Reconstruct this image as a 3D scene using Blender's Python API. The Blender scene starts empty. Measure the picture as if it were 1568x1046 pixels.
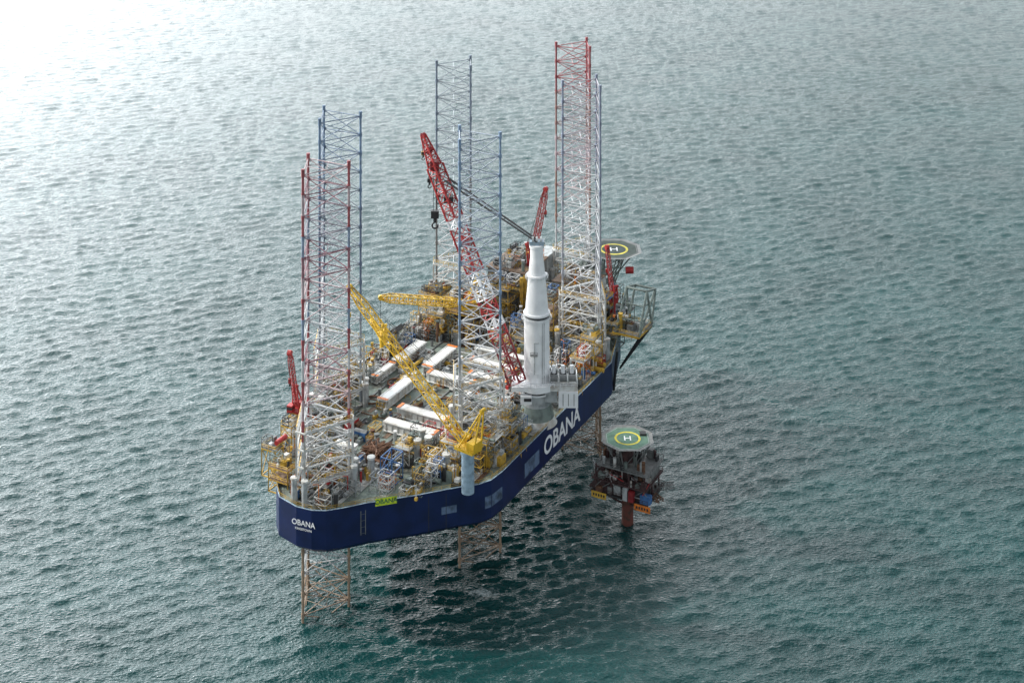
import bpy, math, random
import numpy as np
from mathutils import Vector
random.seed(7)
R=math.radians
scene=bpy.context.scene
UX,UY=0.4695,0.8829
AX,AY=-54.8,426.6
def H(a,b,z): return Vector((AX+UX*a+UY*b, AY+UY*a-UX*b, z))
YAW=math.atan2(UY,UX)

# ---------------- materials ----------------
MATS={}
def mat(name,col,rough=0.55,metal=0.0,var=0.25,scale=0.6,dirt=None):
    if name in MATS: return MATS[name]
    m=bpy.data.materials.new(name); m.use_nodes=True
    nt=m.node_tree; b=nt.nodes['Principled BSDF']
    b.inputs['Roughness'].default_value=rough; b.inputs['Metallic'].default_value=metal
    g=nt.nodes.new('ShaderNodeNewGeometry')
    n=nt.nodes.new('ShaderNodeTexNoise'); n.inputs['Scale'].default_value=scale; n.inputs['Detail'].default_value=6
    nt.links.new(g.outputs['Position'],n.inputs['Vector'])
    r=nt.nodes.new('ShaderNodeValToRGB')
    d=dirt if dirt else tuple(c*(1-var*1.6) for c in col)
    r.color_ramp.elements[0].position=0.33; r.color_ramp.elements[0].color=(*d,1)
    r.color_ramp.elements[1].position=0.56; r.color_ramp.elements[1].color=(*col,1)
    nt.links.new(n.outputs['Fac'],r.inputs['Fac']); nt.links.new(r.outputs['Color'],b.inputs['Base Color'])
    MATS[name]=m; return m
navy=mat('navy_paint',(0.006,0.015,0.078),0.38,0,0.25,0.15)
white=mat('white_paint',(0.82,0.84,0.86),0.42,0,0.07,0.3)
offw=mat('weathered_white',(0.58,0.6,0.59),0.6,0,0.2,0.4,(0.36,0.33,0.29))
beamw=mat('beam_grey_white',(0.76,0.78,0.77),0.6,0,0.15,0.35,(0.56,0.54,0.5))
yellow=mat('yellow_paint',(0.58,0.37,0.05),0.5,0,0.2,0.5,(0.34,0.21,0.05))
red=mat('red_paint',(0.42,0.035,0.035),0.5,0,0.2,0.7)
dred=mat('dark_red_paint',(0.22,0.02,0.025),0.5)
orange=mat('orange_paint',(0.7,0.2,0.03),0.5)
blue=mat('blue_paint',(0.05,0.15,0.36),0.5)
grey=mat('grey_steel',(0.18,0.19,0.19),0.6)
lgrey=mat('light_grey_steel',(0.38,0.41,0.42),0.55)
dark=mat('dark_steel',(0.03,0.032,0.035),0.6)
rust=mat('rusty_steel',(0.16,0.08,0.045),0.8,0,0.4,1.2)
deckm=mat('deck_paint',(0.2,0.25,0.22),0.7,0,0.3,0.22,(0.11,0.105,0.085))
brown=mat('brown_deck',(0.22,0.155,0.11),0.8,0,0.3,0.3)
green=mat('green_paint',(0.04,0.16,0.09),0.6)
gggreen=mat('grey_green_steel',(0.17,0.215,0.2),0.6)
palebl=mat('pale_blue_paint',(0.3,0.42,0.52),0.5)
maroon=mat('maroon_cladding',(0.07,0.036,0.038),0.75,0,0.4,0.8)
helig=mat('helideck_green',(0.04,0.062,0.055),0.8,0,0.2,0.5)
helig2=mat('helideck_pale_green',(0.11,0.21,0.155),0.8,0,0.2,0.5)
yline=mat('yellow_marking',(0.66,0.58,0.05),0.6)
sign=mat('lime_sign',(0.6,0.75,0.04),0.5)
patch=mat('hull_panel_paint',(0.11,0.165,0.27),0.5,0,0.45,0.4)

def leg_mat(name,stops):
    m=bpy.data.materials.new(name); m.use_nodes=True
    nt=m.node_tree; b=nt.nodes['Principled BSDF']; b.inputs['Roughness'].default_value=0.5
    g=nt.nodes.new('ShaderNodeNewGeometry'); s=nt.nodes.new('ShaderNodeSeparateXYZ')
    nt.links.new(g.outputs['Position'],s.inputs[0])
    d=nt.nodes.new('ShaderNodeMath'); d.operation='DIVIDE'; d.inputs[1].default_value=140
    nt.links.new(s.outputs['Z'],d.inputs[0])
    r=nt.nodes.new('ShaderNodeValToRGB'); cr=r.color_ramp; cr.interpolation='CONSTANT'
    cr.elements[0].position=0; cr.elements[0].color=(*stops[0][1],1)
    cr.elements.remove(cr.elements[1])
    for z,c in stops[1:]:
        e=cr.elements.new(z/140); e.color=(*c,1)
    nt.links.new(d.outputs[0],r.inputs['Fac'])
    n=nt.nodes.new('ShaderNodeTexNoise'); n.inputs['Scale'].default_value=0.7; n.inputs['Detail'].default_value=6
    nt.links.new(g.outputs['Position'],n.inputs['Vector'])
    mr=nt.nodes.new('ShaderNodeMapRange'); mr.inputs[1].default_value=0.3; mr.inputs[2].default_value=0.7
    mr.inputs[3].default_value=0.6; mr.inputs[4].default_value=1.1
    nt.links.new(n.outputs['Fac'],mr.inputs[0])
    mx=nt.nodes.new('ShaderNodeMix'); mx.data_type='RGBA'; mx.blend_type='MULTIPLY'; mx.inputs[0].default_value=1
    nt.links.new(r.outputs['Color'],mx.inputs[6]); nt.links.new(mr.outputs[0],mx.inputs[7])
    nt.links.new(mx.outputs[2],b.inputs['Base Color'])
    return m

# ---------------- mesh builder ----------------
class MB:
    def __init__(s): s.v=[];s.f=[];s.m=[];s.mats=[]
    def mi(s,m):
        if m not in s.mats: s.mats.append(m)
        return s.mats.index(m)
    def add(s,vs,fs,m):
        o=len(s.v); k=s.mi(m); s.v+= [tuple(x) for x in vs]
        for f in fs: s.f.append([i+o for i in f]); s.m.append(k)
    def tube(s,p,q,r,m,n=4,r2=None,cap=True):
        p=Vector(p);q=Vector(q); d=q-p
        if d.length<1e-4: return
        d.normalize(); up=Vector((0,0,1)) if abs(d.z)<0.95 else Vector((1,0,0))
        x=d.cross(up).normalized(); y=d.cross(x); r2=r if r2 is None else r2
        vs=[]
        for c,rr in ((p,r),(q,r2)):
            for i in range(n):
                t=2*math.pi*(i+.5)/n; vs.append(c+x*math.cos(t)*rr+y*math.sin(t)*rr)
        fs=[[i,(i+1)%n,n+(i+1)%n,n+i] for i in range(n)]
        if cap: fs+=[list(range(n))[::-1],list(range(n,2*n))]
        s.add(vs,fs,m)
    def boxc(s,c8,m): s.add(c8,[[0,3,2,1],[4,5,6,7],[0,1,5,4],[1,2,6,5],[2,3,7,6],[3,0,4,7]],m)
    def bw(s,x,y,z,lx,ly,lz,m,yaw=0):   # centre x,y base z
        c,sn=math.cos(yaw),math.sin(yaw); vs=[]
        for zz in (z,z+lz):
            for i,j in ((-1,-1),(1,-1),(1,1),(-1,1)):
                dx,dy=i*lx/2,j*ly/2; vs.append((x+dx*c-dy*sn,y+dx*sn+dy*c,zz))
        s.boxc(vs,m)
    def bh(s,a,b,z,la,lb,lz,m,rot=0):
        p=H(a,b,0); s.bw(p.x,p.y,z,la,lb,lz,m,YAW+rot)
    def rail(s,pts,m,h=1.2,r=0.08,step=2.5,close=False):
        pts=[Vector(p) for p in pts]
        if close: pts=pts+[pts[0]]
        for p,q in zip(pts,pts[1:]):
            L=(q-p).length; n=max(1,int(L/step))
            for k in (0.55,1.0): s.tube(p+Vector((0,0,h*k)),q+Vector((0,0,h*k)),r,m,3,cap=False)
            for i in range(n+1):
                c=p.lerp(q,i/n); s.tube(c,c+Vector((0,0,h)),r,m,3,cap=False)
    def lattice(s,p,q,w1,w2,h1,h2,n,m,r,rb,side=None,mfun=None):
        p=Vector(p);q=Vector(q);d=(q-p).normalized()
        sd=side or d.cross(Vector((0,0,1))).normalized(); up=sd.cross(d).normalized()
        rings=[]
        for i in range(n+1):
            t=i/n; c=p.lerp(q,t); w=w1+(w2-w1)*t; h=h1+(h2-h1)*t
            rings.append([c+sd*w/2+up*h/2,c-sd*w/2+up*h/2,c-sd*w/2-up*h/2,c+sd*w/2-up*h/2])
        for i in range(n):
            mm=mfun(i/n) if mfun else m
            A,B=rings[i],rings[i+1]
            for k in range(4):
                s.tube(A[k],B[k],r,mm,4,cap=False)
                k2=(k+1)%4
                s.tube(A[k],A[k2],rb,mm,3,cap=False)
                if i%2: s.tube(A[k],B[k2],rb,mm,3,cap=False)
                else: s.tube(A[k2],B[k],rb,mm,3,cap=False)
        return rings
    def frame(s,a,b,z,la,lb,lz,m,r=0.15,nx=1,nz=1,brace=True):
        for k in range(nz+1):
            zz=z+lz*k/nz
            c=[H(a+i*la/2,b+j*lb/2,zz) for i,j in ((-1,-1),(1,-1),(1,1),(-1,1))]
            for i in range(4):
                s.tube(c[i],c[(i+1)%4],r,m,4)
            if k<nz:
                d=[v+Vector((0,0,lz/nz)) for v in c]
                for i in range(4):
                    s.tube(c[i],d[i],r,m,4)
                    if brace: s.tube(c[i],d[(i+1)%4],r*.7,m,3)
    def obj(s,name,parent=None,org=(0,0,0),smooth=False):
        me=bpy.data.meshes.new(name); o=Vector(org)
        me.from_pydata([Vector(v)-o for v in s.v],[],s.f)
        for m in s.mats: me.materials.append(m)
        me.polygons.foreach_set('material_index',s.m)
        if smooth:
            me.polygons.foreach_set('use_smooth',[True]*len(s.f))
        me.update()
        ob=bpy.data.objects.new(name,me); scene.collection.objects.link(ob)
        if parent: ob.parent=parent
        else: ob.location=o
        if smooth:
            try: me.set_sharp_from_angle(angle=R(35))
            except Exception: pass
        return ob
def empty(name,loc):
    e=bpy.data.objects.new(name,None); e.location=loc; scene.collection.objects.link(e); e.empty_display_size=5; return e

# ---------------- water ----------------
def nodes_axis_x():
    xs=[0.0]
    while xs[-1]<22000:
        x=xs[-1]; st=0.72 if x<180 else 0.72+(x-180)*0.012
        xs.append(x+st)
    p=np.array(xs); return np.concatenate([-p[:0:-1],p])
def nodes_axis_y():
    ys=[360.0]
    while ys[-1]<26000:
        y=ys[-1]; ys.append(y+(0.6*(y/400)**1.3 if y<1400 else 3.2+(y-1400)*0.05))
    dn=[360.0]
    while dn[-1]>-6000:
        y=dn[-1]; dn.append(y-(0.8+(360-y)*0.05))
    return np.concatenate([np.array(dn[:0:-1]),np.array(ys)])
xs=nodes_axis_x(); ys=nodes_axis_y()
dx=np.gradient(xs); dy=np.gradient(ys)
X,Y=np.meshgrid(xs,ys); SP=np.maximum(*np.meshgrid(dx,dy))
X=X.astype(np.float32);Y=Y.astype(np.float32);SP=SP.astype(np.float32)
Zw=np.zeros_like(X)
rng=np.random.default_rng(5)
for i in range(76):
    lam=1.8*(11/1.8)**rng.random()
    th=R(104)+rng.normal()*R(22)
    k=2*math.pi/lam; A=0.041/k*(1.0 if lam<5 else 0.62)
    ph=rng.random()*6.28
    fade=np.exp(-(SP*1.25/lam)**2)
    Zw+=(A*fade*np.sin(k*(math.cos(th)*X+math.sin(th)*Y)+ph)).astype(np.float32)
ny,nx=X.shape
me=bpy.data.meshes.new('sea_water')
me.vertices.add(nx*ny)
me.vertices.foreach_set('co',np.stack([X,Y,Zw],-1).astype(np.float32).ravel())
idx=np.arange(nx*ny).reshape(ny,nx)
q=np.stack([idx[:-1,:-1],idx[:-1,1:],idx[1:,1:],idx[1:,:-1]],-1).reshape(-1,4).astype(np.int32)
nq=len(q)
me.loops.add(nq*4); me.polygons.add(nq)
me.loops.foreach_set('vertex_index',q.ravel())
me.polygons.foreach_set('loop_start',np.arange(0,nq*4,4,dtype=np.int32))
me.polygons.foreach_set('use_smooth',np.ones(nq,dtype=bool))
me.update(calc_edges=True)
sea=bpy.data.objects.new('sea_water',me); scene.collection.objects.link(sea)
wm=bpy.data.materials.new('sea_water'); wm.use_nodes=True
nt=wm.node_tree; b=nt.nodes['Principled BSDF']
b.inputs['Roughness'].default_value=0.07; b.inputs['IOR'].default_value=1.36
g=nt.nodes.new('ShaderNodeNewGeometry')
mp=nt.nodes.new('ShaderNodeMapping'); mp.inputs['Scale'].default_value=(0.6,1,1); mp.inputs['Rotation'].default_value=(0,0,R(-10))
nt.links.new(g.outputs['Position'],mp.inputs['Vector'])
def noise(sc,det,vec):
    n=nt.nodes.new('ShaderNodeTexNoise'); n.inputs['Scale'].default_value=sc; n.inputs['Detail'].default_value=det
    nt.links.new(vec,n.inputs['Vector']); return n.outputs['Fac']
n1=noise(1.4,4,mp.outputs[0]); n2=noise(0.02,3,g.outputs['Position'])
bp=nt.nodes.new('ShaderNodeBump'); bp.inputs['Strength'].default_value=1; bp.inputs['Distance'].default_value=0.55
nt.links.new(n1,bp.inputs['Height']); nt.links.new(bp.outputs[0],b.inputs['Normal'])
r=nt.nodes.new('ShaderNodeValToRGB')
r.color_ramp.elements[0].position=.3; r.color_ramp.elements[0].color=(0.003,0.038,0.039,1)
r.color_ramp.elements[1].position=.7; r.color_ramp.elements[1].color=(0.006,0.055,0.056,1)
nt.links.new(n2,r.inputs['Fac']); nt.links.new(r.outputs[0],b.inputs['Base Color'])
me.materials.append(wm)

# foam where discharge water falls beside a leg
fm=bpy.data.materials.new('sea_foam'); fm.use_nodes=True
nt=fm.node_tree; b=nt.nodes['Principled BSDF']; b.inputs['Base Color'].default_value=(.6,.7,.72,1); b.inputs['Roughness'].default_value=.8
tcf=nt.nodes.new('ShaderNodeTexCoord'); nf=nt.nodes.new('ShaderNodeTexNoise'); nf.inputs['Scale'].default_value=.7; nf.inputs['Detail'].default_value=8
nt.links.new(tcf.outputs['Object'],nf.inputs['Vector'])
ln=nt.nodes.new('ShaderNodeVectorMath'); ln.operation='LENGTH'; mpf=nt.nodes.new('ShaderNodeMapping'); mpf.inputs['Scale'].default_value=(.13,.24,1)
nt.links.new(tcf.outputs['Object'],mpf.inputs['Vector']); nt.links.new(mpf.outputs[0],ln.inputs[0])
sb=nt.nodes.new('ShaderNodeMath'); sb.operation='MULTIPLY_ADD'; sb.inputs[1].default_value=-.42; nt.links.new(ln.outputs['Value'],sb.inputs[0]); nt.links.new(nf.outputs['Fac'],sb.inputs[2])
mrf=nt.nodes.new('ShaderNodeMapRange'); mrf.inputs[1].default_value=.2; mrf.inputs[2].default_value=.5; nt.links.new(sb.outputs[0],mrf.inputs[0])
ml=nt.nodes.new('ShaderNodeMath'); ml.operation='MULTIPLY'; ml.inputs[1].default_value=.4; nt.links.new(mrf.outputs[0],ml.inputs[0])
nt.links.new(ml.outputs[0],b.inputs['Alpha'])
fo=MB(); N=24
gx=np.linspace(-8,8,N); gy=np.linspace(-6,6,N)
vs=[(-9+x,434+y,0.8) for y in gy for x in gx]
fo.add(vs,[[j*N+i,j*N+i+1,(j+1)*N+i+1,(j+1)*N+i] for j in range(N-1) for i in range(N-1)],fm)
fo.obj('sea_foam',None,(-9,434,.8))

# ---------------- vessel ----------------
V0=H(60,0,0)
ves=empty('jack_up_vessel',V0)
ZD=35.0; ZB=23.5
outline=[(-11.8,-2),(-11.3,3),(-9.5,6.8),(-6,10.3),(-0.8,14.8),(9.2,25.2),(19,34.2),(23,38.6),(27,40.8),(33,41.5),(113,41.5),(116,40.5),
 (140,33),(176,10),(180,0),(176,-10),(140,-32),(116,-36),(34,-36),(26,-34),(16,-27),(0,-17),(-6,-13.5),(-10,-9.5)]
cen=(80,2)
hb=MB(); n=len(outline)
def ring(z,inset):
    o=[]
    for a,b_ in outline:
        d=math.hypot(a-cen[0],b_-cen[1]); o.append(H(a-(a-cen[0])/d*inset,b_-(b_-cen[1])/d*inset,z))
    return o
rs=[ring(ZB,1.4),ring(ZB+1.3,0.0),ring(ZD,0.0)]
for A_,B_ in zip(rs,rs[1:]):
    hb.add(A_+B_,[[i,n+i,n+(i+1)%n,(i+1)%n] for i in range(n)],navy)
hb.add(rs[0],[list(range(n))],dark)
hb.add(ring(ZD,0.0)+ring(ZD+0.9,0.0)+ring(ZD+0.9,0.5)+ring(ZD+.01,0.5),
  [[i,n+i,n+(i+1)%n,(i+1)%n] for i in range(n)]+[[2*n+i,3*n+i,3*n+(i+1)%n,2*n+(i+1)%n] for i in range(n)],navy)
hb.add(ring(ZD+0.9,0.0)+ring(ZD+0.9,0.5),[[i,n+i,n+(i+1)%n,(i+1)%n] for i in range(n)],palebl)  # pale cap colour paints in the highlight along the hull's top edge
hb.obj('hull',ves,V0)
dk=MB(); dk.add(ring(ZD+0.02,0.2),[list(range(n))[::-1]],deckm)
dk.bh(150,0,ZD+0.05,40,40,0.1,brown)
for bb in (-20,-6,1,13,22): dk.bh(72,bb,ZD+.03,86,.5,.35,grey)
for aa in (30,44,53,66,91,101): dk.bh(aa,1,ZD+.03,.35,44,.2,rust)
for _ in range(26):
    dk.bh(random.uniform(8,108),random.uniform(-20,28),ZD+.03,random.uniform(2,7),random.uniform(1.5,5),.06+random.random()*.08,random.choice((grey,brown,dark,gggreen,lgrey)))
dk.obj('deck',ves,V0)
hr=MB(); hr.rail([p for p in ring(ZD+0.9,0.3)],yellow,1.2,0.06,2.4,True); hr.obj('deck_railing',ves,V0)
hp=MB()
def side_panel(p1,p2,z1,z2,m,off=0.03):
    a1,b1=p1;a2,b2=p2; L=math.hypot(a2-a1,b2-b1); na,nb=-(b2-b1)/L,(a2-a1)/L
    if na*(a1-cen[0])+nb*(b1-cen[1])<0: na,nb=-na,-nb
    q=[H(a1+na*off,b1+nb*off,z1),H(a2+na*off,b2+nb*off,z1),H(a2+na*off,b2+nb*off,z2),H(a1+na*off,b1+nb*off,z2)]
    hp.add(q,[[0,1,2,3]],m)
def lerp2(p,q,t): return (p[0]+(q[0]-p[0])*t,p[1]+(q[1]-p[1])*t)
side_panel((47,41.5),(57,41.5),27,31.5,patch)
side_panel(lerp2((9.2,25.2),(19,34.2),.6),lerp2((9.2,25.2),(19,34.2),.95),28.8,31,patch)
side_panel(lerp2((23,38.6),(27,40.8),.5),lerp2((23,38.6),(27,40.8),.98),28,31.5,patch)
side_panel((27.2,40.83),(32.5,41.44),28,31.5,patch)
side_panel(lerp2((-.8,14.8),(9.2,25.2),-0.02+.2),lerp2((-.8,14.8),(9.2,25.2),.62),ZD-.3,ZD+1.9,sign,0.25)
for aa in (60,90,104): side_panel((aa,41.5),(aa+.2,41.5),24.6,34.5,dark)
for tt in (.3,.7): side_panel(lerp2((9.2,25.2),(19,34.2),tt),lerp2((9.2,25.2),(19,34.2),tt+.015),24.6,34.8,dark)
q1,q2=(-6,10.3),(-0.8,14.8)
for t in (0.75,0.95): side_panel(lerp2(q1,q2,t),lerp2(q1,q2,t+.03),27,34,grey,0.06)
for k in range(4): side_panel(lerp2(q1,q2,.75),lerp2(q1,q2,.97),27.4+k*1.85,27.5+k*1.85,grey,0.07)
hp.obj('hull_panels',ves,V0)
def text(body,loc,xdir,size,m,name,sx=1.0,off=.012):
    c=bpy.data.curves.new(name,'FONT'); c.body=body; c.size=size; c.align_x='CENTER'; c.align_y='CENTER'; c.extrude=0.02; c.offset=size*off
    o=bpy.data.objects.new(name,c); scene.collection.objects.link(o); c.materials.append(m)
    o.parent=ves; o.location=Vector(loc)-V0
    o.rotation_euler=(R(90),0,math.atan2(xdir.y,xdir.x)); o.scale=(sx,1,1)
    return o
udir=(H(1,0,0)-H(0,0,0)); vdir=(H(0,1,0)-H(0,0,0))
text('OBANA',H(73.5,41.56,29.8),udir,7.6,white,'name_lettering',1.0,.02)
nb=(H(-11.3,3,0)-H(-11.8,-2,0))
text('OBANA',H(-11.63,.4,31.6),nb,2.2,white,'name_lettering_end')
text('KINGSTOWN',H(-11.63,.4,29.9),nb,0.9,white,'port_lettering')
td=H(9.2,25.2,0)-H(-.8,14.8,0); nrm=Vector((td.y,-td.x,0)).normalized()
text('OBANA',H(*lerp2((-.8,14.8),(9.2,25.2),.4),ZD+.8)+nrm*0.32,td,1.9,green,'board_lettering')

# legs
LW=(0.6,0.62,0.64); RD=(0.36,0.09,0.1); PK=(0.52,0.4,0.42); BL=(0.24,0.31,0.42); GB=(0.32,0.37,0.42); TN=(0.33,0.24,0.17)
LR=(0.32,0.15,0.18)
LM={
'A':(leg_mat('leg_red_chord',[(0,TN),(30,LW),(52,RD),(58,PK),(64,RD),(70,LW),(76,RD),(82,BL),(88,RD),(94,PK),(100,LR),(106,BL),(112,RD),(118,PK),(124,RD)]),leg_mat('leg_red_brace',[(0,TN),(10,LW),(62,PK),(70,LR),(76,LW),(88,PK),(98,LR),(106,(.38,.36,.41)),(118,LR),(124,PK)])),
'B':(leg_mat('leg_blue_chord',[(0,TN),(24,GB),(70,(.14,.19,.28)),(100,(.18,.27,.4))]),leg_mat('leg_blue_brace',[(0,TN),(12,LW),(80,GB),(112,BL)])),
'C':(leg_mat('leg_grey_chord',[(0,TN),(24,(.2,.2,.2)),(90,(.22,.27,.34))]),leg_mat('leg_grey_brace',[(0,TN),(12,LW),(80,GB)])),
'E':(leg_mat('leg_white_chord',[(0,TN),(24,LW),(60,(.36,.22,.18)),(80,PK),(95,(.36,.2,.18)),(112,RD)]),leg_mat('leg_white_brace',[(0,TN),(24,LW),(70,PK),(90,(.44,.36,.36)),(112,(.4,.1,.11))])),
'D':(leg_mat('leg_steelblue_chord',[(0,TN),(24,LW),(60,GB),(72,(0.24,0.34,0.48))]),leg_mat('leg_steelblue_brace',[(0,TN),(12,LW),(84,(0.36,0.42,0.5))])),
'F':(leg_mat('leg_paleblue_chord',[(0,TN),(24,LW),(60,(.36,.38,.43)),(90,(0.28,0.32,0.42))]),leg_mat('leg_paleblue_brace',[(0,TN),(24,LW),(100,(0.4,0.38,0.43))])),
}
legs=[('A',.9,-2.7,180,130,'A'),('B',44.6,-28.0,180,130,'B'),('D',45.4,24.1,180,130.5,'D'),('C',121.9,-25.3,0,130,'C'),('F',119.4,28.7,0,130,'F'),('E',168.9,1.7,0,130,'E')]
RL=8.5
for nm,a,b_,ang,top,mk in legs:
    L=MB(); mc,mb=LM[mk]
    cs=[(a+RL*math.cos(R(ang+k*120)),b_+RL*math.sin(R(ang+k*120))) for k in range(3)]
    base=-4; nb_=22; dz=(top-base)/nb_
    for ca,cb in cs:
        L.tube(H(ca,cb,base),H(ca,cb,top+.8),0.38,mc,8)
        L.tube(H(ca,cb,top+.8),H(ca,cb,top+1.6),0.55,mc,6)
    for i in range(nb_+1):
        z=base+i*dz
        mids=[]
        for k in range(3):
            p=cs[k];q_=cs[(k+1)%3]
            L.tube(H(*p,z),H(*q_,z),0.17,mb,5,cap=False)
            mids.append(lerp2(p,q_,.5))
            L.tube(H(*p,z-.7),H(*p,z+.7),0.52,mc,6)
            if i<nb_:
                L.tube(H(*p,z),H(*q_,z+dz),0.15,mb,4,cap=False)
                L.tube(H(*q_,z),H(*p,z+dz),0.15,mb,4,cap=False)
        for k in range(3): L.tube(H(*mids[k],z),H(*mids[(k+1)%3],z),0.1,mb,3,cap=False)
    L.obj('leg',ves,V0)
    J=MB(); RJ=12.2
    hz=20 if nm!='E' else 14
    jc=[(a+RJ*math.cos(R(ang+k*120)),b_+RJ*math.sin(R(ang+k*120))) for k in range(3)]
    lev=4
    for l in range(lev+1):
        z=ZD+.5+l*hz/lev
        for k in range(3):
            p,q_=jc[k],jc[(k+1)%3]
            c1=lerp2(p,q_,.14); c2=lerp2(p,q_,.86); pp=jc[k-1]; c0=lerp2(p,pp,.14)
            J.tube(H(*c1,z),H(*c2,z),0.28,offw,4); J.tube(H(*c1,z),H(*c0,z),0.28,offw,4)
            if l<lev:
                z2=z+hz/lev
                J.tube(H(*c1,z),H(*c1,z2),0.36,offw,4); J.tube(H(*c2,z),H(*c2,z2),0.36,offw,4)
                md=lerp2(c1,c2,.5)
                J.tube(H(*c1,z),H(*md,z2),0.22,offw,4); J.tube(H(*c2,z),H(*md,z2),0.22,offw,4)
            if l in (1,2,lev):
                ia=lerp2(c1,(a,b_),.12); ib=lerp2(c2,(a,b_),.12)
                if l!=2: J.add([H(*c1,z+.4),H(*c2,z+.4),H(*ib,z+.4),H(*ia,z+.4)],[[0,1,2,3]],grey if l==1 else lgrey)
                J.rail([H(*c1,z+.4),H(*c2,z+.4)],yellow,1.3,.08,2)
    for k in range(3):
        ca,cb=lerp2(cs[k],(a,b_),-.2)
        for s_ in (-1,1):
            an=R(ang+k*120+90); o=(ca+math.cos(an)*s_*1.9,cb+math.sin(an)*s_*1.9)
            J.tube(H(*o,ZD),H(*o,ZD+7),.85,lgrey,10); J.tube(H(*o,ZD+7),H(*o,ZD+7.6),1.05,offw,10)
    J.obj('leg_jacking_frame',ves,V0)

# ------------- clutter -------------
pal=[(yellow,4),(grey,6),(lgrey,7),(white,2),(offw,5),(orange,1),(blue,1),(rust,3),(dark,4),(red,1),(gggreen,5)]
pm=[m for m,w in pal for _ in range(w)]
def clutter(mb,a0,a1,b0,b1,cnt,z=ZD,hmax=5,pmx=None,avoid=()):
    pmx=pmx or pm
    for _ in range(cnt):
        a=random.uniform(a0,a1); b_=random.uniform(b0,b1)
        if any(x0<a<x1 and y0<b_<y1 for x0,x1,y0,y1 in avoid): continue
        m=random.choice(pmx); t=random.random(); h=random.uniform(.8,hmax)
        if t<.24:
            la,lb=random.uniform(.8,3.6),random.uniform(.8,2.6)
            mb.bh(a,b_,z,la,lb,h*.8,m)
            mb.bh(a+la*.15,b_,z+h*.8,la*.5,lb*.6,.4+random.random(),random.choice(pmx))
            if random.random()<.4: mb.rail([H(a-la/2,b_-lb/2,z+h*.8),H(a+la/2,b_-lb/2,z+h*.8),H(a+la/2,b_+lb/2,z+h*.8),H(a-la/2,b_+lb/2,z+h*.8)],yellow,1.1,.07,2,True)
        elif t<.32:
            r_=random.uniform(.3,.8); mb.tube(H(a,b_,z),H(a,b_,z+h+1),r_,m,12); mb.tube(H(a,b_,z+h+1),H(a,b_,z+h+1.5),r_*1.2,random.choice(pmx),12)
        elif t<.44:
            r_=random.uniform(.3,.9); L=random.uniform(2,6); s_=random.random()<.5
            mb.tube(H(a,b_,z+r_+.4),H(a+(L if s_ else 0),b_+(0 if s_ else L),z+r_+.4),r_,m,10)
            mb.bh(a+(L/2 if s_ else 0),b_+(0 if s_ else L/2),z,1,1,.6,dark)
        elif t<.66:
            mb.frame(a,b_,z,random.uniform(2,4.5),random.uniform(2,4),h+1.5,m,.11,1,2)
        elif t<.78:
            for k in range(random.randint(3,7)):
                L=random.uniform(4,9); mb.tube(H(a,b_+k*.45,z+.35),H(a+L,b_+k*.45,z+.35),.15,m,5)
        elif t<.9:
            hh=h+random.uniform(1,4); mb.tube(H(a,b_,z),H(a,b_,z+hh),.14,m,5); mb.tube(H(a,b_,z+hh),H(a+random.uniform(-1.5,1.5),b_+random.uniform(-1.5,1.5),z+hh+.2),.12,m,5)
            mb.bh(a,b_,z,.8,.8,.8,random.choice(pmx))
        else:
            L=random.uniform(3,8); s_=random.random()<.5
            q_=(a+L,b_) if s_ else (a,b_+L)
            mb.rail([H(a,b_,z),H(*q_,z)],yellow,1.2,.08,1.5)
C=MB()
clutter(C,-8,16,-8,8,110,hmax=4)
clutter(C,8,22,-22,26,110,hmax=4,avoid=((4,20,-6,12),))
clutter(C,20,34,20,36,80,hmax=5)
clutter(C,34,60,30,38,90,hmax=6)
clutter(C,76,113,31,38,120,hmax=6)
clutter(C,22,40,-31,-16,80,hmax=6)
clutter(C,40,113,-34,-27,160,hmax=5)
clutter(C,45,113,-24,-8,55,hmax=1.8)
clutter(C,45,110,16,30,110,hmax=4)
clutter(C,100,116,-28,28,180,hmax=7)
clutter(C,60,95,-8,16,50,hmax=1.6)
clutter(C,24,44,8,22,50,hmax=5)
clutter(C,24,60,-16,6,40,hmax=1.6)
C.obj('deck_machinery',ves,V0)
S=MB()
def plat(a,b_,z,la,lb,lz,nz,m=yellow,top=lgrey):
    S.frame(a,b_,z,la,lb,lz,m,.2,1,nz)
    for k in range(1,nz+1):
        zz=z+lz*k/nz; S.bh(a,b_,zz,la,lb,.25,top)
        S.rail([H(a-la/2,b_-lb/2,zz+.25),H(a+la/2,b_-lb/2,zz+.25),H(a+la/2,b_+lb/2,zz+.25),H(a-la/2,b_+lb/2,zz+.25)],yellow,1.2,.09,2,True)
    clutter(S,a-la/2+.8,a+la/2-.8,b_-lb/2+.8,b_+lb/2-.8,int(la*lb/6)+1,z=z+lz+.25,hmax=2)
plat(-2,-14,ZD-2,5,7,7,2,yellow,brown); plat(2,-21,ZD-1,4,5,8,1,yellow,grey)
plat(30,26,ZD,6,6,8,2); plat(36,33,ZD,5,5,7,2); plat(52,34,ZD,8,5,7,2,offw,grey)
plat(56,14,ZD,4,4,5,1)
plat(100,36,ZD,8,5,7,1,offw,grey); plat(108,36,ZD,7,5,11,2,yellow,grey)
plat(112,-16,ZD,12,12,13,3,yellow,brown); plat(112,-30,ZD,10,8,12,3,yellow,grey); plat(126,-10,ZD,10,12,14,3,yellow,grey); plat(105,-24,ZD,6,6,8,2,yellow,grey)
plat(110,10,ZD,9,10,9,2,offw,grey); plat(122,12,ZD,9,9,15,3,yellow,brown); plat(134,26,ZD,12,8,12,3,gggreen,grey); plat(128,36,ZD,6,5,8,2,gggreen,grey)
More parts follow.
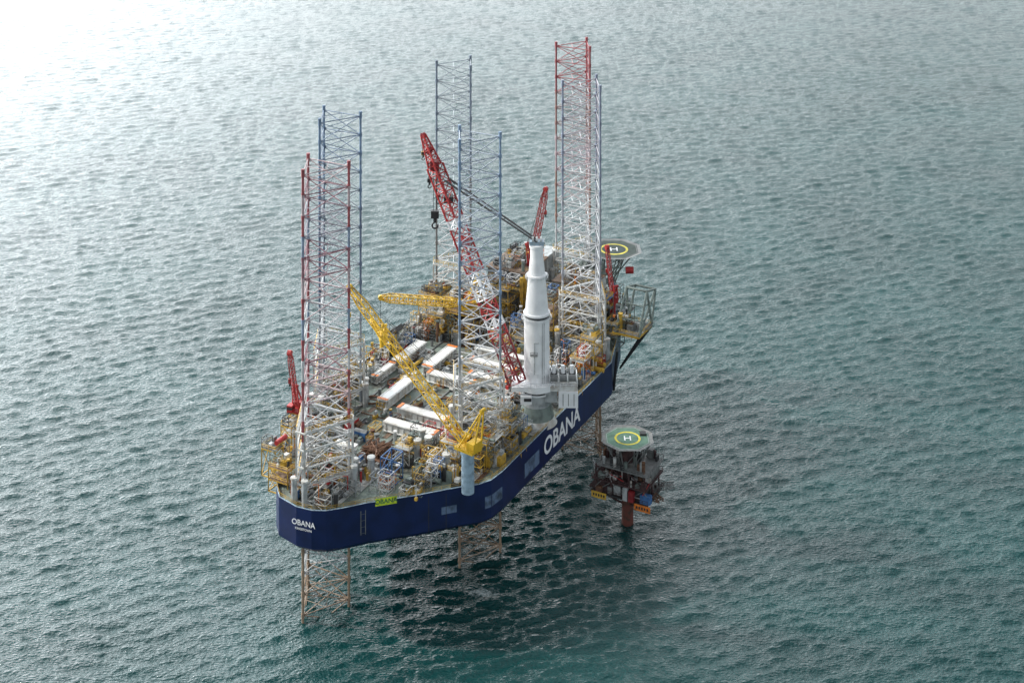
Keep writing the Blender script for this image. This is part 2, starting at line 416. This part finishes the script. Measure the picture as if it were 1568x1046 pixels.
plat(18,-26,ZD,5,4,6,2); plat(60,-33,ZD,4,4,6,1); plat(85,-33,ZD,4,4,6,1)
plat(26,12,ZD,6,5,5,1,offw); plat(46,34,ZD,4,4,5,1,yellow,grey)
S.obj('access_platforms',ves,V0)
Q=MB()
Q.bh(140,-10,ZD,18,16,17,grey)
for k in range(9): Q.bh(130.9,-10,ZD+2+k*1.7,.3,14,.7,lgrey)
Q.bh(140,-10,ZD+17,19,17,.5,brown)
Q.bh(150,12,ZD,16,14,12,offw); Q.bh(150,12,ZD+12,18,16,.4,brown)
Q.bh(134,6,ZD,10,10,9,lgrey); Q.bh(164,-12,ZD,12,10,13,lgrey)
for k in range(3):
    for j in range(6):
        Q.bh(141.95,7+j*2.0,ZD+2+k*3.6,.12,.9,1.0,dark)
clutter(Q,132,150,-17,-3,50,z=ZD+17.5,hmax=3); clutter(Q,142,158,6,18,50,z=ZD+12.4,hmax=2)
clutter(Q,122,136,-6,34,110,hmax=10); clutter(Q,116,132,-24,-4,80,hmax=8)
clutter(Q,136,160,20,28,50,hmax=8)
for i in range(3): Q.tube(H(128+i*3,-2,ZD),H(128+i*3,-2,ZD+17),.7,yellow,10)
Q.obj('superstructure',ves,V0)
B=MB()
def girder(a,b_,z,L,w,h,along,m=beamw,tips=orange):
    la,lb=(L,w) if along=='a' else (w,L)
    B.bh(a,b_,z+h-.35,la,lb,.35,m); B.bh(a,b_,z,la,lb*.96 if along=='a' else lb,.3,m)
    if along=='a':
        for s_ in (-1,1): B.bh(a,b_+s_*w*.36,z+.3,la*.995,.25,h-.65,offw)
    else:
        for s_ in (-1,1): B.bh(a+s_*w*.36,b_,z+.3,.25,lb*.995,h-.65,offw)
    k=-L/2+1
    while k<L/2:
        if along=='a': B.bh(a+k,b_,z+.3,.15,w*.9,h-.7,offw)
        else: B.bh(a,b_+k,z+.3,w*.9,.15,h-.7,offw)
        k+=2.2
    for s_ in (-1,1):
        if along=='a': B.bh(a,b_+s_*w*.4,z+h,L,.12,.1,offw)
        else: B.bh(a+s_*w*.4,b_,z+h,.12,L,.1,offw)
        e=(a+s_*(L/2-.6),b_) if along=='a' else (a,b_+s_*(L/2-.6))
        if tips and random.random()<.55:
            B.bh(e[0],e[1],z+h+.1,1.1 if along=='a' else w,w if along=='a' else 1.1,.08,tips)
girder(48,4.5,ZD+.5,19,3.5,3,'b'); girder(38.5,5.5,ZD+.5,19,3.6,3,'b'); girder(73,0,ZD+.5,18,3.4,3,'b')
girder(57,-12,ZD+.5,17,4,3,'a'); girder(83,-23,ZD+.5,17,4,3,'a'); girder(84,-11,ZD+.5,18,4,3.2,'a')
girder(79,11,ZD+.5,15,3.2,3,'b'); girder(88,8,ZD+.5,18,3.4,3,'b'); girder(97,6,ZD+.5,20,2.8,3,'b')
girder(68,-24,ZD+.5,12,2.6,2.4,'a'); girder(15,-3,ZD+6,7,2.4,.8,'b',beamw,None)
B.obj('skid_beams',ves,V0)
K=MB()
K.bh(21,4,ZD+.1,9,9,3,rust)
for i in range(70): 
    K.tube(H(17+random.random()*3,random.uniform(0,8),ZD+3+random.random()*1.8),H(22+random.random()*4,random.uniform(0,8),ZD+3.2+random.random()*1.6),.2,rust,5)
K.frame(14,14,ZD,6,4,8,blue,.2,1,2)
for cx,cb in ((66,-18),(62,4),(52,-18)):
    for k in range(16):
        t0=2*math.pi*k/16;t1=2*math.pi*(k+1)/16
        K.tube(H(cx+2.6*math.cos(t0),cb+2.6*math.sin(t0),ZD+.5),H(cx+2.6*math.cos(t1),cb+2.6*math.sin(t1),ZD+.5),.35,rust,6)
for a_,b__,m in ((30,-8,blue),(34,-14,red),(33,20,white),(92,20,blue),(100,14,blue),(72,22,orange),(64,24,white),(86,-28,red),(58,26,lgrey),(28,22,lgrey),(102,-4,offw)):
    ro=random.choice([0,R(90),R(12)])
    K.bh(a_,b__,ZD+.15,5,2.3,2.4,m,ro); K.bh(a_,b__,ZD+2.55,4.7,2.0,.08,grey,ro)
for a_,b__ in ((27,15),(30,17),(33,13),(27,-14),(62,-30),(34,27),(38,29),(24,27),(10,-2),(12,8),(50,-20)):
    K.tube(H(a_,b__,ZD),H(a_,b__,ZD+6.2),1.05,lgrey,14); K.tube(H(a_,b__,ZD+6.2),H(a_,b__,ZD+6.8),1.25,offw,14)
K.obj('deck_cargo',ves,V0)
def helideck(mb,cx,cy,z,d,m,name_yaw=0,net=True,edge=white):
    r_=d/2; n_=8
    p=[Vector((cx+r_*math.cos(R(22.5+45*i)+name_yaw),cy+r_*math.sin(R(22.5+45*i)+name_yaw),z)) for i in range(n_)]
    top=p; bot=[v-Vector((0,0,.5)) for v in p]
    mb.add(top+bot,[list(range(n_)),list(range(n_,2*n_))[::-1]]+[[i,n_+i,n_+(i+1)%n_,(i+1)%n_] for i in range(n_)],m)
    out=[Vector((cx+(r_+1.3)*math.cos(R(22.5+45*i)+name_yaw),cy+(r_+1.3)*math.sin(R(22.5+45*i)+name_yaw),z+.15)) for i in range(n_)]
    mb.add([v-Vector((0,0,.02)) for v in top]+out,[[i,(i+1)%n_,n_+(i+1)%n_,n_+i] for i in range(n_)],grey)
    def annulus(ri,ro,zz,mm,N=40):
        vs=[];
        for rr in (ri,ro):
            for i in range(N): vs.append((cx+rr*math.cos(2*math.pi*i/N),cy+rr*math.sin(2*math.pi*i/N),zz))
        mb.add(vs,[[i,N+i,N+(i+1)%N,(i+1)%N] for i in range(N)],mm)
    annulus(r_*.47,r_*.56,z+.02,yline)
    for i in range(n_):
        a1,a2=top[i],top[(i+1)%n_]; c=Vector((cx,cy,z))
        a=a1.lerp(c,.03);bb=a2.lerp(c,.03);a3=a1.lerp(c,.055);b3=a2.lerp(c,.055)
        mb.add([v+Vector((0,0,.02)) for v in (a,bb,b3,a3)],[[0,1,2,3]],edge)
    for dxx in (-1,1):
        mb.bw(cx+dxx*r_*.12,cy,z+.02,.05*r_,.36*r_,.03,white)
    mb.bw(cx,cy,z+.02,.18*r_,.05*r_,.03,white)
    return p
hd=MB(); hx,hy=H(169.4,17.2,0).xy
pp=helideck(hd,hx,hy,52,20,helig,edge=grey)
for i in range(0,8):
    q_=Vector((hx-4+((i%2)*2),hy-2+(i//4)*3,38)); hd.tube(pp[i].lerp(Vector((hx,hy,52)),.2)-Vector((0,0,.5)),q_,.25,gggreen,5)
hd.lattice((hx,hy,51),(hx-3,hy,36),8,4,8,4,3,gggreen,.25,.15,side=Vector((1,0,0)))
hd.tube((hx+4,hy-8,47),(hx+7,hy-8,47),1.3,red,12)
hd.obj('helideck',ves,V0)
FL=MB()
FL.frame(130,42,41,12,10,.4,yellow,.25)
FL.bh(130,42,41.5,12,10,.2,grey)
FL.rail([H(124,37,41.7),H(136,37,41.7),H(136,47,41.7),H(124,47,41.7)],yellow,1.2,.08,2,True)
for p,q_ in ((H(124,47,41.5),H(134,46,54)),(H(136,47,41.5),H(142,46,52)),(H(124,38,41.5),H(134,38,54)),(H(136,38,41.5),H(142,38,52)),(H(134,46,54),H(142,46,52)),(H(134,38,54),H(142,38,52)),(H(134,46,54),H(134,38,54)),(H(142,46,52),H(142,38,52)),(H(136,47,41.5),H(134,46,54)),(H(124,47,41.5),H(142,46,52)),(H(136,38,41.5),H(134,38,54))):
    FL.tube(p,q_,.45,gggreen,5)
for t in (.33,.66):
    FL.tube(H(124,47,41.5).lerp(H(134,46,54),t),H(124,38,41.5).lerp(H(134,38,54),t),.25,gggreen,4)
    FL.tube(H(136,47,41.5).lerp(H(134,46,54),t),H(124,47,41.5).lerp(H(134,46,54),t),.25,gggreen,4)
for p in (H(124,47,41),H(136,47,41),H(130,47,41)): FL.tube(p,H(128,38,27),.35,dark,5)
FL.tube(H(112,44,41),H(118,40,24),.5,dark,6)
clutter(FL,126,134,38,46,14,z=41.7,hmax=4)
FL.obj('overhang_frame',ves,V0)

# ---------------- mast crane ----------------
MC=Vector((8,468,ZD)); mce=empty('mast_crane',MC)
T=MB()
def lathe(mb,x,y,prof,m,n_=32):
    for (r1,z1,mm),(r2,z2,_) in zip(prof,prof[1:]):
        vs=[(x+r1*math.cos(2*math.pi*i/n_),y+r1*math.sin(2*math.pi*i/n_),z1) for i in range(n_)]+[(x+r2*math.cos(2*math.pi*i/n_),y+r2*math.sin(2*math.pi*i/n_),z2) for i in range(n_)]
        mb.add(vs,[[i,(i+1)%n_,n_+(i+1)%n_,n_+i] for i in range(n_)],mm)
lathe(T,8,468,[(6.6,ZD,offw),(5.6,ZD+2,gggreen),(4.6,ZD+6,lgrey),(4.4,ZD+9.5,lgrey),(4.9,ZD+9.8,white),(4.9,ZD+10.4,dark),(4.2,ZD+10.5,white),(4.2,ZD+11.5,white)],None)
T.obj('pedestal',mce,MC,True)
T=MB()
lathe(T,8,468,[(6.2,46.6,white),(6.2,48.6,white),(4.1,48.65,white),(4.1,68.3,white),(4.4,68.4,white),(4.4,69.0,lgrey),(3.9,69.1,dark),(3.9,69.7,white),(4.3,69.8,white),(4.3,70.4,white),(3.8,70.5,white),(2.75,81.8,white),(3.2,81.9,white),(3.2,82.5,white),(2.7,82.6,white),(2.1,88,white),(2.1,91,white),(2.4,91.1,white),(2.4,92,white),(0.1,92.1,white)],None)
lathe(T,8,468,[(6.2,46.6,grey),(4.2,46.5,grey)],None)
T.obj('mast_tower',mce,MC,True)
T=MB()
for z_ in (50.8,67.8,81):
    rr=4.9 if z_<75 else 3.7
    ps=[(8+rr*math.cos(2*math.pi*i/12),468+rr*math.sin(2*math.pi*i/12),z_) for i in range(12)]
    T.rail(ps,white,1.1,.08,3,True)
for i in range(-1,2,2): T.tube((8+2+i*.3,464,49),(8+2+i*.3,464.3,68),.08,grey,4)
T.bw(7,463.6,58,2.2,1.2,.2,grey); T.rail([(5.9,463,58.2),(8.1,463,58.2)],grey,1.1,.07,1)
T.tube((7.2,463.7,52),(7.2,463.7,62),.14,lgrey,5);T.tube((7.2,463.7,62),(8.6,463.7,62),.14,lgrey,5)
for i in (-1.3,0,1.3): T.tube((8+i-.3,468,93.2),(8+i+.3,468,93.2),1.2,lgrey,16)
T.bw(8,468,92,4.6,2.4,1.2,palebl); T.rail([(5.5,466.6,92),(10.5,466.6,92),(10.5,469.4,92),(5.5,469.4,92)],lgrey,1.2,.08,1.5,True)
T.bw(14.5,468,46.7,13,9,1.6,offw); T.bw(3,466.5,47,6,8,1.5,white)
T.rail([(0,461.9,48.5),(6,461.9,48.5),(21,463.5,48.3),(21,472.5,48.3)],white,1.2,.09,1.8)
T.bw(18,465.5,41.7,6.2,5.2,5,white); T.bw(12.5,466,43,4,4,3.7,lgrey); T.bw(4.5,462.6,43.4,3.6,2,2.6,white)
T.bw(5,461.55,44.4,2.4,.1,1,dark)
T.bw(18,462.85,42.4,.2,.12,3.8,grey); T.bw(16.3,462.85,42.4,.2,.12,3.8,grey); T.bw(19.8,462.85,42.4,.2,.12,3.8,grey)
for i in range(3):
    for j in range(2):
        c=Vector((13.5+i*2.9,465.2+j*4,50.2)); T.tube(c-Vector((1.1,0,0)),c+Vector((1.1,0,0)),1.0,grey,16)
        for s_ in (-1,1): T.tube(c+Vector((s_*1.1,0,0)),c+Vector((s_*1.3,0,0)),1.4,lgrey,16)
for i in range(3): T.tube((13.5+i*2.9,467,51),(13.5+i*2.9,467,53.5),.6,white,10)
T.obj('slewing_platform',mce,MC,True)
Bm=MB()
foot=Vector((1.8,464.5,49)); tip=Vector((-30,490,120.5)); 
head=foot.lerp(tip,.87)
def bc(t):
    if t<.18: return dred
    if t<.36: return white if (int(t*30)%2) else red
    if t<.5: return white
    if t<.62: return red
    if t<.72: return white if (int(t*30)%2) else red
    return red
rg=Bm.lattice(foot,head,3.2,4.4,4.6,3.6,24,red,.32,.2,mfun=bc)
hv=(tip-foot).normalized()
Bm.lattice(head,tip,3.4,1.2,3.2,1.2,6,red,.28,.18)
sd=hv.cross(Vector((0,0,1))).normalized(); up=sd.cross(hv).normalized()
for t in (0,.5,1.0):
    c=head.lerp(tip,t); 
    for s_ in (-.5,.5): Bm.tube(c+sd*(s_-.15),c+sd*(s_+.15),1.3-.5*t,dred,14)
Bm.bw(head.x,head.y,head.z-1.5,2.8,2.8,3.2,dred)
c=foot.lerp(tip,.55); Bm.bw(c.x,c.y,c.z,3.5,3.5,1.6,red)
c=foot.lerp(tip,.72); Bm.bw(c.x,c.y,c.z,3,3,2,dark)
Bm.obj('boom',mce,MC)
W=MB()
mast=Vector((8,468,93.2))
att=foot.lerp(tip,.80)+up*3
for s_ in (-1.4,-.9,.9,1.4): W.tube(mast+Vector((0,s_,0)),att+sd*s_,.2,dark,4,cap=False)
for t in np.linspace(0,.92,14): 
    p=mast.lerp(att,t); W.tube(p+Vector((0,1.1,0)),p+Vector((0,-1.1,0)),.12,dark,3)
for s_ in (-1.2,1.2): W.tube(att+sd*s_,head+sd*s_,.12,dark,3)
def hook(p,L,sz,m):
    for s_ in (-.25,.25): W.tube(p+Vector((s_*sz,0,0)),p+Vector((s_*sz,0,-L)),.1,dark,3)
    q_=p-Vector((0,0,L)); W.bw(q_.x,q_.y,q_.z-1.2*sz,1.3*sz,.9*sz,1.2*sz,m); W.tube(q_-Vector((0,0,1.2*sz)),q_-Vector((0,0,2*sz)),.3*sz,dark,8)
    W.tube(q_-Vector((0,.5*sz,.6*sz)),q_+Vector((0,.5*sz,-.6*sz)),.55*sz,dark,10)
    for k in range(6):
        a0=math.pi*(k/5*1.25-.1);a1=math.pi*((k+1)/5*1.25-.1); c=q_-Vector((0,0,2.5*sz))
        W.tube(c+Vector((math.cos(-a0)*.5*sz,0,math.sin(-a0)*.5*sz)),c+Vector((math.cos(-a1)*.5*sz,0,math.sin(-a1)*.5*sz)),.15*sz,dark,5)
hook(tip,5.5,1.0,yellow); hook(foot.lerp(tip,.93),9,1.1,dark); hook(head-Vector((0,0,1)),14,2.0,dark); hook(head+Vector((1,0,-1)),8,1.2,dark)
W.obj('pendants_and_hooks',mce,MC)

# ---------------- pedestal cranes ----------------
def pcrane(base,colr,ptop,foot,tip,w,apex,m,name,nseg=16,cab=True,rc=.17,rb=.1,pm_=lgrey):
    base=Vector(base); e=empty(name,base); M=MB()
    M.tube(base,(base.x,base.y,ptop),colr,pm_,16); M.tube((base.x,base.y,ptop-.8),(base.x,base.y,ptop),colr*1.25,pm_,16)
    M.obj('pedestal',e,base,True); M=MB()
    foot=Vector(foot);tip=Vector(tip); d=(tip-foot); az=math.atan2(d.y,d.x)
    M.bw(base.x,base.y,ptop,colr*3.6,colr*2.4,.8,m,az)
    c,s_=math.cos(az),math.sin(az)
    bx=base.x-c*colr*1.3; by=base.y-s_*colr*1.3
    M.bw(bx,by,ptop+.8,colr*1.4,colr*2.2,colr*1.3,m,az)
    if cab:
        M.bw(base.x+c*colr*1.2+s_*colr*1.3,base.y+s_*colr*1.2-c*colr*1.3,ptop+.2,2.2,1.8,2.3,m,az)
        M.bw(base.x+c*colr*1.2+s_*colr*1.3,base.y+s_*colr*1.2-c*colr*1.3,ptop+1.2,2.26,1.86,.8,dark,az)
    M.rail([(base.x+c*colr*1.8-s_*colr*1.3,base.y+s_*colr*1.8+c*colr*1.3,ptop+.8),(base.x-c*colr*2+-s_*colr*1.3,base.y-s_*colr*2+c*colr*1.3,ptop+.8),(base.x-c*colr*2+s_*colr*1.3,base.y-s_*colr*2-c*colr*1.3,ptop+.8)],m,1.1,.08,1)
    ap=Vector(apex); sdv=Vector((-s_,c,0))
    for k in (-1,1):
        M.tube(Vector((base.x,base.y,ptop+.8))+sdv*k*colr+Vector((c,s_,0))*colr,ap+sdv*k*.5,.28,m,5)
        M.tube(Vector((base.x,base.y,ptop+.8))+sdv*k*colr-Vector((c,s_,0))*colr*1.8,ap+sdv*k*.5,.28,m,5)
        M.tube(Vector((base.x,base.y,ptop+.8+(ap.z-ptop)*.4))+sdv*k*colr*.7+Vector((c,s_,0))*colr*.5,Vector((base.x,base.y,ptop+.8+(ap.z-ptop)*.4))+sdv*k*colr*.7-Vector((c,s_,0))*colr*1.1,.18,m,4)
    M.tube(ap-sdv,ap+sdv,.5,m,8)
    M.obj('crane_house',e,base); M=MB()
    f2=foot.lerp(tip,.1)
    M.lattice(foot,f2,w*1.1,w,.5,w,2,m,rc,rb); M.lattice(f2,foot.lerp(tip,.88),w,w,w,w,nseg,m,rc,rb); M.lattice(foot.lerp(tip,.88),tip,w,w*.5,w,w*.45,3,m,rc,rb)
    M.tube(tip-sdv*.6,tip+sdv*.6,.9,m,12)
    M.obj('boom',e,base); M=MB()
    for k in (-.4,.4): M.tube(ap+sdv*k,tip+sdv*k+Vector((0,0,.6)),.07,dark,3); 
    M.tube(ap,foot.lerp(tip,.65)+Vector((0,0,1)),.07,dark,3)
    hl=8; M.tube(tip,tip-Vector((0,0,hl)),.08,dark,3); q_=tip-Vector((0,0,hl)); M.bw(q_.x,q_.y,q_.z-1.4,.9,.7,1.4,m); M.tube(q_-Vector((0,0,1.4)),q_-Vector((0,0,2.4)),.25,dark,6)
    M.obj('rigging',e,base)
ybr=mat('crane_yellow',(0.7,0.45,0.03),0.45,0,0.15,0.5)
pcrane(H(19.5,37,ZD),1.9,47.5,(-14,427,49.5),(-51,455,83.5),2.2,(-8.6,425.5,59.5),ybr,'pedestal_crane',nseg=20,rc=.2,rb=.12,pm_=palebl)
b2=H(108,-13,ZD)
pcrane(b2,1.6,46,(b2.x-3,b2.y-.5,48),(-47.5,524,51.5),2.4,(b2.x+3,b2.y,58),ybr,'pedestal_crane',nseg=14,rc=.22,rb=.13)
b3=H(139,-2,ZD+10)
pcrane(b3,1.3,52,(b3.x-1.5,b3.y-1,53),(b3.x+4,b3.y-4,83),1.9,(b3.x-3,b3.y,61),red,'pedestal_crane',nseg=12,rc=.2,rb=.12)
b4=H(22,-26.5,ZD-1)
pcrane(b4,1.2,43,(b4.x,b4.y-1.5,45),(b4.x-1.5,b4.y-6,64),1.3,(b4.x-1,b4.y+2,50),red,'pedestal_crane',nseg=12,rc=.14,rb=.08,pm_=blue)
b5=H(78,-31,ZD)
pcrane(b5,1.0,43,(b5.x-1,b5.y,44),(b5.x-4.5,b5.y+9,45.5),1.0,(b5.x+.6,b5.y,47.5),ybr,'pedestal_crane',nseg=8,rc=.14,rb=.09,pm_=ybr)
b6=H(142,29,ZD)
pcrane(b6,1.0,44,(b6.x,b6.y-1,45),(b6.x-2,b6.y+3,63),1.2,(b6.x+1,b6.y-1,50),red,'pedestal_crane',nseg=10,rc=.15,rb=.09,pm_=red)

# ---------------- satellite platform ----------------
PX,PY=37.6,472.0; pe=empty('offshore_wellhead_platform',(PX,PY,0)); po=Vector((PX,PY,0))
P=MB()
P.tube((PX,PY,-5),(PX,PY,11),1.9,mat('pile_red_brown',(0.12,0.035,0.025),0.7,0,0.4,0.6,(0.05,0.03,0.02)),20)
P.tube((PX,PY,8),(PX,PY,11),1.9,dark,20,r2=4)
P.obj('monopile',pe,po,True)
P=MB(); yw=R(-28)
def L2(x,y,z): c,s_=math.cos(yw),math.sin(yw); return Vector((PX+x*c-y*s_,PY+x*s_+y*c,z))
def lb(x,y,z,lx,ly,lz,m): p=L2(x,y,0); P.bw(p.x,p.y,z,lx,ly,lz,m,yw)
lb(0,0,11,20,14,.5,dark); lb(0,0,15.5,19,14.5,.4,maroon); lb(1,0,19.8,18,13,.4,grey)
lb(-9,-2,12,4,8,.3,maroon)
for x in (-8.5,-3,3,8.5):
    for y in (-6,0,6):
        P.tube(L2(x,y,11),L2(x,y,20),.28,maroon,5)
for y in (-6,6):
    for i in range(3):
        x=-8.5+i*5.7; P.tube(L2(x,y,11.2),L2(x+5.7,y,15.4),.16,grey,4); P.tube(L2(x,y,19.6),L2(x+5.7,y,15.6),.16,maroon,4)
lb(-4,-2,11.5,7,7,3.8,maroon); lb(5,-3,11.5,6,6,3.6,dark); lb(6,2,15.9,6,7,3.6,grey); lb(-3,1,15.9,8,8,3.7,maroon)
lb(-1,-5.4,11.6,2.4,1.6,3,lgrey)
lb(9,-6,11.6,3.4,2,2.6,blue); lb(4.5,-7.2,11.6,1.8,1.6,3.2,dred); lb(2.4,-7.2,11.4,1.6,1.2,4,lgrey)
lb(-7,-7.1,9.6,5.2,.15,2.0,yellow); lb(8.2,-7.3,9.3,5.6,.15,2.0,orange)
for k in range(5): lb(-8.8+k*.9,-7.2,10.2,.5,.06,.8,dark); lb(6.4+k*.9,-7.4,9.9,.5,.06,.8,dark)
for z,lx,ly in ((11.5,20,14),(15.9,19,14.5),(20.2,18,13)):
    o=1 if z>20 else 0
    P.rail([L2(o-lx/2,-ly/2,z),L2(o+lx/2,-ly/2,z),L2(o+lx/2,ly/2,z),L2(o-lx/2,ly/2,z)],maroon if z<20 else grey,1.2,.09,1.8,True)
random.seed(11)
for _ in range(130):
    x=random.uniform(-9,9.5);y=random.uniform(-6.8,6);lv=random.choice((11.5,15.9,20.2)); m=random.choice((maroon,dark,dark,grey,grey,lgrey,rust,offw,gggreen))
    h_=random.uniform(.7,3.2)
    if random.random()<.5: lb(x,y,lv,random.uniform(.5,2.2),random.uniform(.5,2),h_,m)
    else: P.tube(L2(x,y,lv),L2(x,y,lv+h_+.6),random.uniform(.12,.6),m,8)
for i in range(12):
    x=random.uniform(-9,8); P.tube(L2(x,-6.9,random.choice((13,17,18.5))),L2(x+random.uniform(2,6),-6.9,random.choice((13,17,18.5))),.12,random.choice((grey,lgrey,red)),4)
P.lattice(L2(9.5,-2,12),L2(13.5,-4,12.5),3,2,1,.6,3,rust,.16,.1); P.lattice(L2(-9.5,0,16),L2(-12,2,17),4,3,2,1,2,lgrey,.16,.1)
P.lattice(L2(-9.5,3,20),L2(-13,4,21),3,2,1,1,2,rust,.16,.1)
P.lattice(L2(9,4,12),L2(14,6,13),3,2,1,1,3,grey,.16,.1)
for x,y in ((-9,-5),(-9,5),(9,-5),(9,5)): P.tube(L2(x,y,11),(PX,PY,5.5),.35,maroon,6)
P.obj('topside_modules',pe,po)
P=MB(); hp_=helideck(P,PX,PY,27.4,15.2,helig2,edge=lgrey)
for i in range(8):
    v=hp_[i]; P.tube(v-Vector((0,0,.5)),Vector((PX+(v.x-PX)*.55,PY+(v.y-PY)*.55,20)),.25,grey,5)
    w_=hp_[(i+1)%8]; P.tube(Vector((PX+(v.x-PX)*.55,PY+(v.y-PY)*.55,20)),w_-Vector((0,0,.5)),.16,grey,4)
P.bw(PX,PY,25.8,9,9,.6,grey,.3); P.tube((PX,PY,20),(PX,PY,26),2,maroon,12)
P.bw(PX+5.2,PY+2.5,27.42,2.0,2.0,.6,dark)
P.obj('helideck',pe,po)

# ---------------- light ----------------
az=R(-82); el=R(36)
sd_=Vector((math.sin(az)*math.cos(el),math.cos(az)*math.cos(el),math.sin(el)))
sl=bpy.data.lights.new('sun','SUN'); sl.energy=3.6; sl.angle=R(3); sl.color=(1,0.95,0.87)
so=bpy.data.objects.new('sun',sl); scene.collection.objects.link(so); so.rotation_euler=(-sd_).to_track_quat('-Z','Y').to_euler(); so.location=(-200,600,400)
w=bpy.data.worlds.new('World'); scene.world=w; w.use_nodes=True; nt=w.node_tree
sk=nt.nodes.new('ShaderNodeTexSky'); sk.sky_type='NISHITA'; sk.sun_disc=False; sk.sun_elevation=el; sk.sun_rotation=az
sk.air_density=1.0; sk.dust_density=2.0; sk.ozone_density=1.5
# thin high cloud veil mixed over the clear sky, brighter towards the horizon, plus a glow added away from the sun to brighten the water
tc=nt.nodes.new('ShaderNodeTexCoord')
def math_(op,a=None,b=None):
    m=nt.nodes.new('ShaderNodeMath'); m.operation=op
    for i,v in enumerate((a,b)):
        if v is None: continue
        if isinstance(v,(int,float)): m.inputs[i].default_value=v
        else: nt.links.new(v,m.inputs[i])
    return m.outputs[0]
sp=nt.nodes.new('ShaderNodeSeparateXYZ'); nt.links.new(tc.outputs['Generated'],sp.inputs[0])
dt=nt.nodes.new('ShaderNodeVectorMath'); dt.operation='DOT_PRODUCT'; nt.links.new(tc.outputs['Generated'],dt.inputs[0])
ga=R(-40); ge=R(18); dt.inputs[1].default_value=(math.sin(ga)*math.cos(ge),math.cos(ga)*math.cos(ge),math.sin(ge))
dp=math_('MAXIMUM',dt.outputs['Value'],0.0)
glow=math_('ADD',math_('MULTIPLY',math_('POWER',dp,9.0),40.0),math_('MULTIPLY',math_('POWER',dp,2.5),20.0))
zz=math_('MAXIMUM',sp.outputs['Z'],0.0)
hor=math_('MULTIPLY',math_('POWER',math_('SUBTRACT',1.0,zz),3.0),6.5)
cl=nt.nodes.new('ShaderNodeTexNoise'); cl.inputs['Scale'].default_value=3.0; cl.inputs['Detail'].default_value=5
nt.links.new(tc.outputs['Generated'],cl.inputs['Vector'])
cv=math_('ADD',math_('MULTIPLY',cl.outputs['Fac'],0.8),0.6)
tot=math_('MULTIPLY',math_('ADD',math_('ADD',glow,hor),3.4),cv)
cc=nt.nodes.new('ShaderNodeVectorMath'); cc.operation='SCALE'; cc.inputs[0].default_value=(0.95,0.99,1.02); nt.links.new(tot,cc.inputs['Scale'])
mx=nt.nodes.new('ShaderNodeMix'); mx.data_type='RGBA'; mx.inputs[0].default_value=0.85
nt.links.new(sk.outputs[0],mx.inputs[6]); nt.links.new(cc.outputs[0],mx.inputs[7])
nt.links.new(mx.outputs[2],nt.nodes['Background'].inputs[0]); nt.nodes['Background'].inputs[1].default_value=0.15
scene.view_settings.view_transform='Standard'; scene.view_settings.look='None'; scene.view_settings.exposure=0
cam=bpy.data.cameras.new('camera'); co=bpy.data.objects.new('camera',cam); scene.collection.objects.link(co)
cam.sensor_width=36; cam.lens=2220/1568*36; cam.shift_y=-(523+470)/1568; cam.clip_start=1; cam.clip_end=60000
co.location=(0,0,270); co.rotation_euler=(R(90),0,0); scene.camera=co
